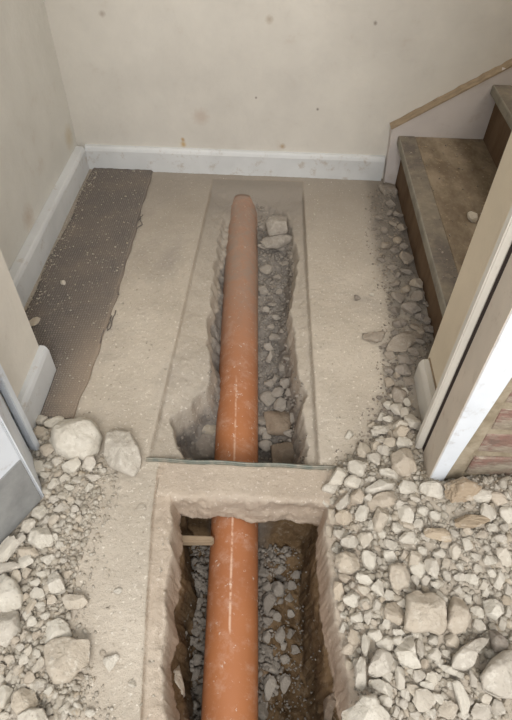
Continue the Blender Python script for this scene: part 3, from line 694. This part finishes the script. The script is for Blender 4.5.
slab_rock('concrete_slab_piece', sc_([(290, 395), (320, 385), (358, 400), (350, 460), (315, 515), (280, 500), (270, 450)], 5.12, 320, 430), .032, .028, MAT['tan'], 'upright tan stone standing below the long tan flat stone', .3, 21)
slab_rock('concrete_slab_piece', sc_([(250, 240), (270, 190), (300, 140), (360, 165), (395, 215), (360, 270), (300, 290), (255, 275)], 5.12, 320, 620), .03, .03, MAT['rock'], 'three-cornered pale chunk with a round dent right of the pit', .2, 22)
slab_rock('concrete_slab_piece', sc_([(385, 150), (440, 80), (480, 70), (490, 180), (520, 240), (470, 245), (420, 220)], 5.12, 320, 620), .034, .03, MAT['rock'], 'grey-topped broken wedge below the large flat cream slab piece', .2, 23)
slab_rock('concrete_slab_piece', sc_([(180, 230), (205, 180), (235, 190), (240, 340), (215, 365), (185, 340)], 5.12, 320, 620), .024, .022, MAT['rock'], 'long narrow upright stone on the right rim of the pit', .4, 24, .02)
slab_rock('concrete_slab_piece', sc_([(255, 300), (300, 298), (400, 350), (408, 390), (375, 405), (290, 350), (255, 325)], 5.12, 320, 620), .03, .024, MAT['rock'], 'long white slanting stone above the crumbly white chunk', .4, 25, .02)
slab_rock('concrete_slab_piece', sc_([(405, 40), (440, 38), (500, 130), (490, 160), (435, 155), (415, 100)], 5.12, 412, 620), .042, .03, MAT['dim'], 'tall smooth grey stone above the big rough slab at the right edge', .5, 26, .015)
slab_rock('concrete_slab_piece', sc_([(372, 385), (400, 375), (470, 400), (480, 440), (440, 480), (385, 450)], 5.12, 412, 525), .04, .03, MAT['rock'], 'pale pitted chunk in the right rubble, right of the smooth tan stone', .25, 27)
slab_rock('concrete_slab_piece', sc_([(80, 150), (130, 135), (190, 140), (212, 215), (160, 242), (100, 230), (78, 190)], 5.12, 320, 525), .02, .03, MAT['rock'], 'pale block on the right rim of the pit, largest in its row', .2, 28)
slab_rock('concrete_slab_piece', sc_([(355, 205), (400, 192), (440, 215), (465, 260), (455, 315), (385, 330), (360, 270)], 5.12, 320, 525), .03, .028, MAT['tan'], 'flat tan chunk above the large flat cream slab piece', .2, 29)
slab_rock('concrete_slab_piece', sc_([(385, 90), (410, 175), (345, 60), (280, 30)], 1, -1000, -1000), -9, .01, MAT['dim'], 'x') if False else None
slab_rock('concrete_slab_piece', sc_([(115, 15), (235, 8), (215, 50), (190, 58), (120, 38)], 5.12, 340, 330), .002, .014, MAT['dim'], 'flat grey stone lying alone on the hall floor left of the stair-side rubble', .1, 30)
slab_rock('concrete_slab_piece', sc_([(232, 100), (265, 40), (330, 5), (430, -5), (438, 25), (370, 75), (340, 108)], 5.12, 340, 330), .016, .018, MAT['dim'], 'longest flat brown stone in the rubble beside the first stair', .1, 31)
slab_rock('concrete_slab_piece', sc_([(265, 310), (280, 280), (330, 280), (345, 330), (320, 375), (280, 360)], 5.12, 340, 330), .014, .022, MAT['dim'], 'brown-grey block against the near corner of the right reveal skirting', .3, 32)
slab_rock('concrete_slab_piece', sc_([(150, 20), (185, 5), (215, 12), (240, 50), (225, 80), (185, 75)], 4.5, 345, 180), .002, .02, MAT['dim'], 'sandy lump in the corner at the foot of the white stair string', .3, 33)
# trench and pit pieces
slab_rock('trench_stone', sc_([(65, 440), (180, 425), (235, 450), (180, 545), (85, 540)], 4.8, 250, 320), -.168, .03, MAT['brownstone'], 'largest flat grey-brown stone in the trench right of the pipe', .1, 40)
slab_rock('trench_stone', sc_([(100, 600), (170, 585), (270, 590), (265, 690), (110, 690)], 4.8, 250, 320), -.185, .03, MAT['brownstone'], 'brown stone at the near end of the upper trench, right of the pipe', .3, 41)
slab_rock('trench_stone', sc_([(130, 165), (165, 135), (240, 135), (245, 205), (150, 215)], 5.14, 240, 190), -.085, .04, MAT['grey'], 'squarish grey stone at the far end of the trench right of the pipe', .1, 42)
slab_rock('trench_stone', sc_([(105, 250), (180, 205), (270, 230), (282, 240), (200, 282), (130, 278)], 5.14, 240, 190), -.085, .035, MAT['grey'], 'pale wedge-shaped stone just in front of the squarish one in the trench', .4, 43)
slab_rock('trench_stone', [(184, 418), (196, 413), (213, 418), (219, 428), (212, 433), (192, 432)], -.15, .02, MAT['teal'], 'blue-grey shard in the trench left of the pipe', .4, 44)
slab_rock('trench_block', [(184, 433), (192, 429), (218, 432), (218, 459), (182, 457)], -.16, .05, MAT['dim'], 'sandy block filling the near left corner of the upper trench', .1, 45)
slab_rock('trench_stone', [(165, 655), (176, 652), (184, 686), (184, 694), (170, 700), (166, 684)], -.19, .06, MAT['tan'], 'cream block standing against the left wall of the pit', .1, 46, .02)
slab_rock('trench_stone', sc_([(270, 640), (300, 610), (330, 650), (335, 720), (275, 725)], 3.6, 250, 520), -.19, .08, MAT['brownstone'], 'brown lump clinging to the right wall of the pit near the bottom', .3, 47)
slab_rock('trench_stone', sc_([(75, 225), (105, 218), (128, 240), (122, 268), (90, 270)], 3.6, 250, 520), -.28, .035, MAT['grey'], 'largest grey stone in the pit right of the pipe', .3, 48)
# old timber end in the far left corner of the pit
tb = extrude_poly('timber_end', [tuple(at(165, 538, -.13)), tuple(at(214, 540, -.13)), tuple(at(214, 546, -.13)), tuple(at(168, 546, -.13))], (0, 0, .022), MAT['wood'], None, .003)
tag(tb, 'short length of brown timber under the concrete strip, left of the pipe', 'timber')

# --- stones that show singly: px, py, width, height, angle
RIGHT = """379 431 18 9 5;400 433 18 13 -10;360 467 22 19 0;339 477 25 16 -8;354 483 18 15 -25;332 489 18 12 -15;356 496 14 16 0;367 497 9 9 0;344 502 14 22 25;
375 446 12 10 10;379 440 10 9 0;364 450 13 17 0;374 457 12 18 -20;384 451 12 12 0;389 443 14 10 0;404 442 15 12 -10;409 487 20 13 -5;416 498 12 10 0;361 514 13 17 10;345 519 16 17 -20;
406 516 16 20 10;333 514 10 17 0;433 491 22 18 0;488 512 14 17 0;508 512 15 21 15;485 494 26 15 -5;498 500 18 14 20;503 481 8 14 0;480 483 12 8 0;510 483 8 14 0;342 534 16 15 0;351 543 17 14 -20;
365 541 15 18 15;371 558 17 20 0;391 544 14 14 10;391 555 15 13 0;366 578 18 11 15;347 577 16 10 20;340 588 12 20 10;352 598 17 16 0;364 589 12 11 0;379 589 14 16 -20;390 595 12 10 0;403 602 13 11 -10;
414 560 19 15 -15;416 580 10 12 0;396 614 21 22 0;377 605 12 9 -20;356 617 14 12 10;369 615 9 17 15;408 536 20 15 -25;418 567 16 20 0;432 569 14 20 10;427 535 12 12 0;454 552 13 14 0;467 545 11 11 0;482 535 11 8 10;
504 554 16 20 0;501 539 13 8 0;472 580 13 12 0;484 585 13 9 -5;499 581 12 16 10;469 598 9 10 0;478 613 13 12 0;486 592 10 10 0;424 581 12 10 0;461 578 12 9 -15;448 575 9 11 0;508 589 9 12 0;436 584 10 9 0;443 597 9 13 -30;
351 650 17 12 -25;355 637 14 14 0;374 634 15 12 20;367 643 10 22 10;385 642 16 16 0;400 679 12 20 -15;413 688 12 14 0;395 666 12 12 0;386 702 13 11 0;400 632 14 9 0;397 640 11 11 20;406 696 9 12 0;388 677 12 9 0;343 628 9 9 0;
433 654 14 13 0;421 649 9 18 10;431 679 14 11 -10;424 698 22 19 -20;447 710 18 16 15;428 686 14 8 0;473 679 11 15 -15;450 671 17 8 12;461 698 14 26 -10;480 712 22 14 0;484 700 15 12 0;498 707 13 13 10;483 687 14 10 15;419 675 13 10 -20;
469 700 10 10 0;439 697 12 12 0;492 655 12 9 -10;502 624 12 12 0;479 625 12 12 0;451 640 14 14 0;432 640 10 9 0;416 633 9 8 0;437 628 8 8 0;410 525 13 10 0;397 527 11 10 -20;383 533 10 10 0;327 502 10 12 0;336 548 8 10 0;
330 530 8 12 0;340 606 8 9 0;345 616 9 7 0;350 664 9 12 20;346 690 10 9 0;424 550 11 9 0;438 553 13 9 0;446 563 9 8 0;476 556 11 9 0;490 560 12 9 0;478 568 9 8 0;492 572 9 9 0;457 590 9 9 0;461 567 9 8 0;430 598 12 8 0;416 595 9 8 0;
507 600 10 9 0;494 628 10 9 0;508 612 8 10 0;446 652 9 9 0;440 664 10 8 0;452 684 10 9 0;460 674 9 8 0;495 690 9 8 0;507 700 9 10 0;438 676 8 8 0;424 664 9 8 0;411 670 8 8 0;404 705 10 10 0;416 714 12 10 10;432 714 12 9 0;464 716 11 8 0;
396 712 9 9 0;372 480 8 7 0;392 498 9 8 0;424 512 12 10 0;418 524 11 9 0;437 515 13 10 0;398 505 11 9 0;372 525 10 10 0;356 528 9 8 0;378 548 8 8 0;380 560 7 9 0;404 555 9 8 0;404 566 8 7 0;357 570 9 6 0;352 585 8 6 0;381 600 8 6 0;
398 592 8 7 0;408 590 9 7 0;366 604 8 9 0;362 625 10 8 0;386 624 9 9 0;375 622 8 7 0;382 612 7 8 0;410 624 8 7 0;468 530 10 8 0;492 528 11 8 0;456 533 9 8 0;444 545 9 7 0;505 528 9 8 0;495 546 8 7 0;487 549 8 7 0"""
HALL = """391 355 11 7 0;390 370 9 10 0;404 361 14 8 0;404 371 12 12 -20;398 410 13 12 0;389 383 8 8 0;390 406 10 9 0;407 401 7 8 0;415 422 15 18 -20;382 428 14 8 -10;399 427 14 10 0;399 297 12 14 0;407 258 12 17 15;417 297 12 12 0;
396 311 9 8 0;412 309 17 11 0;393 268 9 7 0;408 271 11 8 0;398 275 7 6 0;417 284 10 10 0;427 304 8 8 0;395 284 9 7 0;405 289 8 7 0;386 245 9 6 -20;395 251 8 6 0;399 240 9 7 0;403 228 9 8 0;394 224 8 6 0;386 230 8 6 0;390 213 8 6 0;
398 214 8 6 0;391 203 8 6 0;380 218 7 5 0;404 247 7 7 0;421 318 9 8 0;428 320 8 9 0;430 330 9 8 0;416 327 9 7 0;397 323 9 8 0;405 322 8 6 0;421 341 10 8 0;414 351 11 8 0;408 382 9 8 0;397 375 8 7 0;381 417 8 7 0;388 418 9 8 0;384 440 10 8 0;
404 413 8 9 0;375 433 8 7 0;371 425 7 6 0;394 395 7 7 0;405 390 6 7 0;422 331 8 7 0;398 345 8 6 0;385 346 7 5 0;396 333 8 6 0"""
LEFT = """54 421 17 14 -10;43 419 13 11 0;40 432 13 12 0;40 441 9 6 0;71 465 18 16 0;88 464 15 16 10;93 478 14 7 5;39 467 11 15 -20;47 451 13 13 0;57 462 9 9 0;53 484 12 10 0;47 491 10 8 0;64 496 10 8 0;88 488 8 8 0;63 479 11 9 0;92 455 12 6 -20;
40 513 13 14 0;28 552 16 13 20;17 542 12 16 15;5 551 18 26 10;27 528 13 17 35;8 567 22 9 -15;25 561 14 12 30;28 572 9 11 0;38 593 13 10 0;16 578 10 12 0;78 518 7 8 0;61 524 6 7 0;67 575 10 8 0;53 520 10 9 0;56 536 7 8 0;80 502 8 6 0;60 508 14 8 0;
7 694 15 20 0;37 666 9 14 15;30 607 8 14 10;37 654 8 8 0;20 648 8 7 0;28 650 8 10 0;90 714 9 7 0;23 636 8 8 0;15 641 8 7 0;4 717 10 8 0;46 521 10 8 0;33 500 10 7 0;54 500 9 8 0;70 487 9 7 0;58 474 8 7 0;78 480 9 7 0;45 475 9 8 0;49 465 9 8 0;
60 545 8 7 0;48 560 12 9 -10;42 573 9 8 0;35 582 10 8 0;47 587 9 9 0;52 600 9 8 0;40 606 9 7 0;45 615 8 8 0;32 622 9 8 0;24 598 9 8 0;27 616 8 9 0;36 636 8 8 0;30 678 10 9 0;18 670 9 9 0;24 660 9 8 0;9 660 10 8 0;10 676 10 9 0;3 668 8 10 0;
40 684 9 7 0;22 688 8 8 0;48 690 9 8 0;63 549 7 6 0;64 560 7 6 0;62 590 7 6 0;80 677 8 6 0;75 509 7 6 0;70 500 7 6 0;86 640 5 4 0;68 531 7 6 0;72 470 8 7 0;52 440 8 8 0;84 448 7 7 0"""
TRENCH = """281 248 13 9 0;266 268 11 14 0;264 246 11 9 0;264 289 10 10 0;261 209 9 8 20;262 227 8 8 0;270 357 9 12 0;269 346 9 8 0;288 346 7 6 0;268 400 15 17 0;281 404 11 14 20;288 382 14 12 0;277 393 12 10 0;275 379 9 8 0;
294 418 9 9 0;266 447 14 12 0;270 327 8 7 0;275 337 10 7 0;288 358 8 7 0;283 368 9 8 0;268 383 10 9 0;262 421 10 10 0;284 332 7 6 0;290 392 8 8 0;265 310 9 7 0;276 318 8 6 0;272 304 8 6 0;279 292 7 6 0;276 277 8 6 0;285 264 8 6 0;
262 432 12 9 0;290 432 11 9 0;205 400 9 8 0;210 392 8 8 0;196 408 9 7 0;188 412 9 7 0;211 408 8 8 0;266 436 9 8 0"""
PITS = """267 603 15 18 0;272 667 12 12 0;283 684 13 15 0;268 688 14 19 0;280 570 10 8 0;279 634 10 15 0;270 650 10 10 0;276 617 10 9 0;263 712 10 14 0;303 609 8 6 0;296 575 9 7 0;289 598 8 8 0;291 612 8 8 0;268 620 10 9 0;266 636 8 11 0;
284 645 9 8 0;290 634 8 8 0;264 573 9 8 0;266 586 9 9 0;292 585 8 8 0;295 650 8 7 0;262 660 8 8 0;285 660 9 8 0;190 575 9 8 0;198 583 9 9 0;188 590 8 8 0;200 600 9 8 0;190 606 9 9 0;198 616 8 8 0;187 622 8 8 0;196 630 9 9 0;190 642 9 9 0;
200 645 8 8 0;186 655 8 8 0;196 660 10 9 0;202 570 8 8 0;193 562 8 7 0;184 603 7 8 0;203 588 7 8 0;194 674 10 9 0;203 622 7 8 0;184 636 7 8 0;200 690 9 9 0;192 705 9 9 0"""
def table(s, mat, label, group, zn, **k):
    for e in s.replace('\n', '').split(';'):
        if not e.strip(): continue
        px, py, a, b, g = [float(v) for v in e.split()]
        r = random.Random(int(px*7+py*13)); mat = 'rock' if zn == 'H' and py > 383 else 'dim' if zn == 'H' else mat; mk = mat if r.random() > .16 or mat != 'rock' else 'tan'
        SMALL.append((put_rock('rubble_stone', px, py, a, b, g, mk, label, 'rubble stone', group, **k), px, py, a, b, mk, zn))
table(RIGHT, 'rock', 'small angular pale concrete fragment in the rubble spread right of the pit', 'concrete fragments right of the pit', 'R', lift=.004)
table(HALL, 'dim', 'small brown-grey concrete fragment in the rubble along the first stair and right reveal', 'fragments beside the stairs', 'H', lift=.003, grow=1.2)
table(LEFT, 'rock', 'small pale concrete fragment in the rubble along the left door and frame', 'concrete fragments at the left door', 'L', lift=.003, grow=1.08)
table(TRENCH, 'grey', 'small grey stone on the bed of the upper trench beside the pipe', 'stones in the upper trench', 'T', lift=.004, grow=1.1)
table(PITS, 'grey', 'small grey stone on the bed of the near pit beside the pipe', 'stones in the pit', 'P', lift=.003, grow=1.1)
describe()
# earthy lumps near the brick
for i, (px, py, a, b) in enumerate([(465, 492, 34, 27), (452, 481, 16, 13), (474, 520, 36, 18), (440, 533, 28, 16)]):
    put_rock('earth_lump', px, py, a, b, 0, 'earth', ['crumbly tan lump of mortar and earth at the foot of the bare brick', 'small crumbly lump where the white frame face meets the bare brick', 'wide crumbly brown lump below the one at the foot of the brick',
             'low sandy lump in the middle of the upper right rubble'][i], 'earth lump', None, mesh=CRUMB[i], lift=.004, thick=[.026, .016, .02, .014][i], tilt=.05)
# single stones lying on bare floor
for px, py, a, b, lab, mk in [(349, 435, 10, 9, 'pale pebble on the hall floor just above the right end of the metal strip', 'rock'), (382, 260, 9, 7, 'round grey pebble beside the stair-side rubble, higher of two round ones', 'dim'),
        (372, 294, 5, 5, 'tiny white pebble alone on the hall floor near the stair-side rubble', 'rock'), (357, 298, 7, 5, 'tiny grey pebble on the hall floor left of a tiny white one', 'dim'), (380, 398, 7, 5, 'little grey pebble on the hall floor left of the skirting block', 'dim'),
        (111, 663, 15, 14, 'round pale stone alone on bare floor right of the large flat slab piece', 'rock'), (133, 684, 8, 8, 'small round pebble near the bottom beside the saw cut left of the pit', 'rock'), (142, 507, 8, 7, 'small white pebble beside the saw cut, nearest to the threshold strip', 'rock'),
        (63, 283, 6, 6, 'white pebble on the middle of the dark carpet strip', 'rock'), (33, 323, 12, 14, 'cream broken lump where the left skirting meets the reveal', 'tan'), (474, 216, 11, 16, 'tan lump lying on the lowest stair tread', 'tan'),
        (118, 590, 8, 7, 'small pale pebble left of the saw cut beside the pit, midway down', 'rock'), (103, 653, 6, 5, 'tiny pebble left of the round pale stone at bottom left', 'rock')]:
    base = .178 if py == 216 else (.008 if py == 283 else None)
    put_rock('pebble', px, py, a, b, 0, mk, lab, 'pebble', None, base=base)

# --- uncountable gravel, one joined mesh per heap
PROT = []
for i in range(10):
    bm = rock_verts(300+i, 2, planes=8, rough=.05); bm.verts.ensure_lookup_table()
    PROT.append((np.array([v.co[:] for v in bm.verts]), np.array([[v.index for v in f.verts] for f in bm.faces]))); bm.free()
PROT1 = []
for i in range(8):
    bm = rock_verts(400+i, 1, planes=6, rough=.05); bm.verts.ensure_lookup_table()
    PROT1.append((np.array([v.co[:] for v in bm.verts]), np.array([[v.index for v in f.verts] for f in bm.faces]))); bm.free()
def gravel(name, xs, ys, rs, mat, label, cat='gravel', zoff=.35, zbase=None, flat=.7, parent=None):
    zs = hgtv(xs, ys) if zbase is None else np.full(xs.shape, zbase)
    vs, fs, tn = [], [], []; off = 0
    for x, y, z, r in zip(xs, ys, zs, rs):
        pv, pf = (PROT if r > .0045 else PROT1)[rng.integers(8)]
        a = rng.uniform(0, 6.28); s = r*np.array([rng.uniform(.8, 1.35), rng.uniform(.7, 1.1), rng.uniform(.5, .9)*flat/.7])
        q = pv*s; t = rng.uniform(-.5, .5); ca, sa, ct, stt = math.cos(a), math.sin(a), math.cos(t), math.sin(t)
        q = np.stack([q[:, 0], q[:, 1]*ct-q[:, 2]*stt, q[:, 1]*stt+q[:, 2]*ct], -1)
        q = np.stack([q[:, 0]*ca-q[:, 1]*sa, q[:, 0]*sa+q[:, 1]*ca, q[:, 2]], -1)+np.array([x, y, z+r*zoff])
        vs.append(q); fs.append(pf+off); off += len(q); tn.append(np.full(len(q), rng.random()))
    V = np.concatenate(vs); F = np.concatenate(fs); me = bpy.data.meshes.new(name)
    me.vertices.add(len(V)); me.vertices.foreach_set('co', V.astype(np.float32).ravel())
    me.loops.add(F.size); me.loops.foreach_set('vertex_index', F.ravel().astype(np.int32))
    me.polygons.add(len(F)); me.polygons.foreach_set('loop_start', (np.arange(len(F))*3).astype(np.int32)); me.update(calc_edges=True)
    setattr_(me, 'tone', np.concatenate(tn)); o = link(name, me, mat, parent); 
    tag(o, label, cat if not parent else None, kind='stuff'); return o
def scatter(poly, n, rmin, rmax, ycut=None, inset=0.0, power=2.0, avoid=False):
    px = np.array([p[0] for p in poly]); py = np.array([p[1] for p in poly])
    X_ = rng.uniform(px.min()-max(0, -inset), px.max()+max(0, -inset), n*6); Y_ = rng.uniform(py.min(), py.max(), n*6)
    d = sdf(X_, Y_, poly); k = d < -inset
    if ycut: k &= (Y_ > ycut[0]) & (Y_ < ycut[1])
    X_, Y_ = X_[k][:n], Y_[k][:n]; R_ = rmin+(rmax-rmin)*rng.random(len(X_))**power
    return X_, Y_, R_
def cat_(*a): return [np.concatenate(v) for v in zip(*a)]
INV = [p for p in PILE_R]
x, y, r = cat_(scatter(PILE_R, 5200, .0025, .0095, (.05, .70), .004), scatter(PILE_R, 3000, .002, .006, (.05, .70), -.008))
k = (sdf(x, y, PIT) > .006) & (x < .64); gravel('fine_rubble', x[k], y[k], r[k], MAT['rock_s'], 'fine pale gravel and crumbs between the stones right of the pit')
x, y, r = cat_(scatter(PILE_R, 1500, .002, .0065, (.70, 1.82), .004), scatter(PILE_R, 1500, .0015, .004, (.66, 1.82), -.025))
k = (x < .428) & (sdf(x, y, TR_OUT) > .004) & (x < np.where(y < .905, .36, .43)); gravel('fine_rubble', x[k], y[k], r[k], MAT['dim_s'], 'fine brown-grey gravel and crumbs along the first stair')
x, y, r = cat_(scatter(PILE_L, 2600, .0025, .009, (.05, .70), .004), scatter(PILE_L, 2200, .0015, .0045, (.05, .66), -.03))
k = (x > -.50) | (y < .40); gravel('fine_rubble', x[k], y[k], r[k], MAT['rock_s'], 'fine pale gravel and crumbs between the stones at the left door')
x, y, r = cat_(scatter(TR_IN, 2600, .002, .0065, (.64, 1.8), .006), scatter(TR_IN, 1500, .002, .005, (.64, 1.8), .002)); k = (x > axis_x(y)+.0) | (y < .93)
gravel('trench_gravel', x[k], y[k], r[k], MAT['grey_s'], 'grey gravel on the bed of the upper trench')
x, y, r = cat_(scatter(PIT, 2600, .003, .009, (.05, .58), .028), scatter(PIT, 2600, .0015, .004, (.05, .58), .02))
keep = (x < .055+.05*fbm(x, y, 12, 3, 3)) | (r < .0032); gravel('pit_gravel', x[keep], y[keep], r[keep], MAT['grey_s'], 'dark grey gravel and crumbs on the bed of the near pit')
# crumbs on the bare floor, on the carpet and on the stair
n = 4200; x = rng.uniform(-.45, .36, n); y = rng.uniform(.1, 1.82, n); r = .0007+.0022*rng.random(n)**4
k = (sdf(x, y, TR_OUT) > .003) & (sdf(x, y, PIT) > .005); gravel('floor_crumbs', x[k], y[k], r[k], MAT['rock_s'], 'scattered tiny crumbs of mortar on the bare concrete floor')
n = 1500; y = rng.uniform(.76, 1.83, n); x = np.where(rng.random(n) < .55, -.655+.035*rng.random(n)**2, rng.uniform(-.64, -.43, n)); r = .0009+.0026*rng.random(n)**4
k = (x > -.508) | (y > .89); gravel('carpet_crumbs', x[k], y[k], r[k], MAT['rock_s'], 'tiny pale crumbs strewn on the dark carpet strip and along its skirting', zbase=.0085)
n = 260; x = rng.uniform(.43, .66, n); y = rng.uniform(.95, 1.82, n); r = .001+.0022*rng.random(n)**3
gravel('stair_crumbs', x, y, r, MAT['dim_s'], 'tiny crumbs strewn on the first stair tread', zbase=.178)
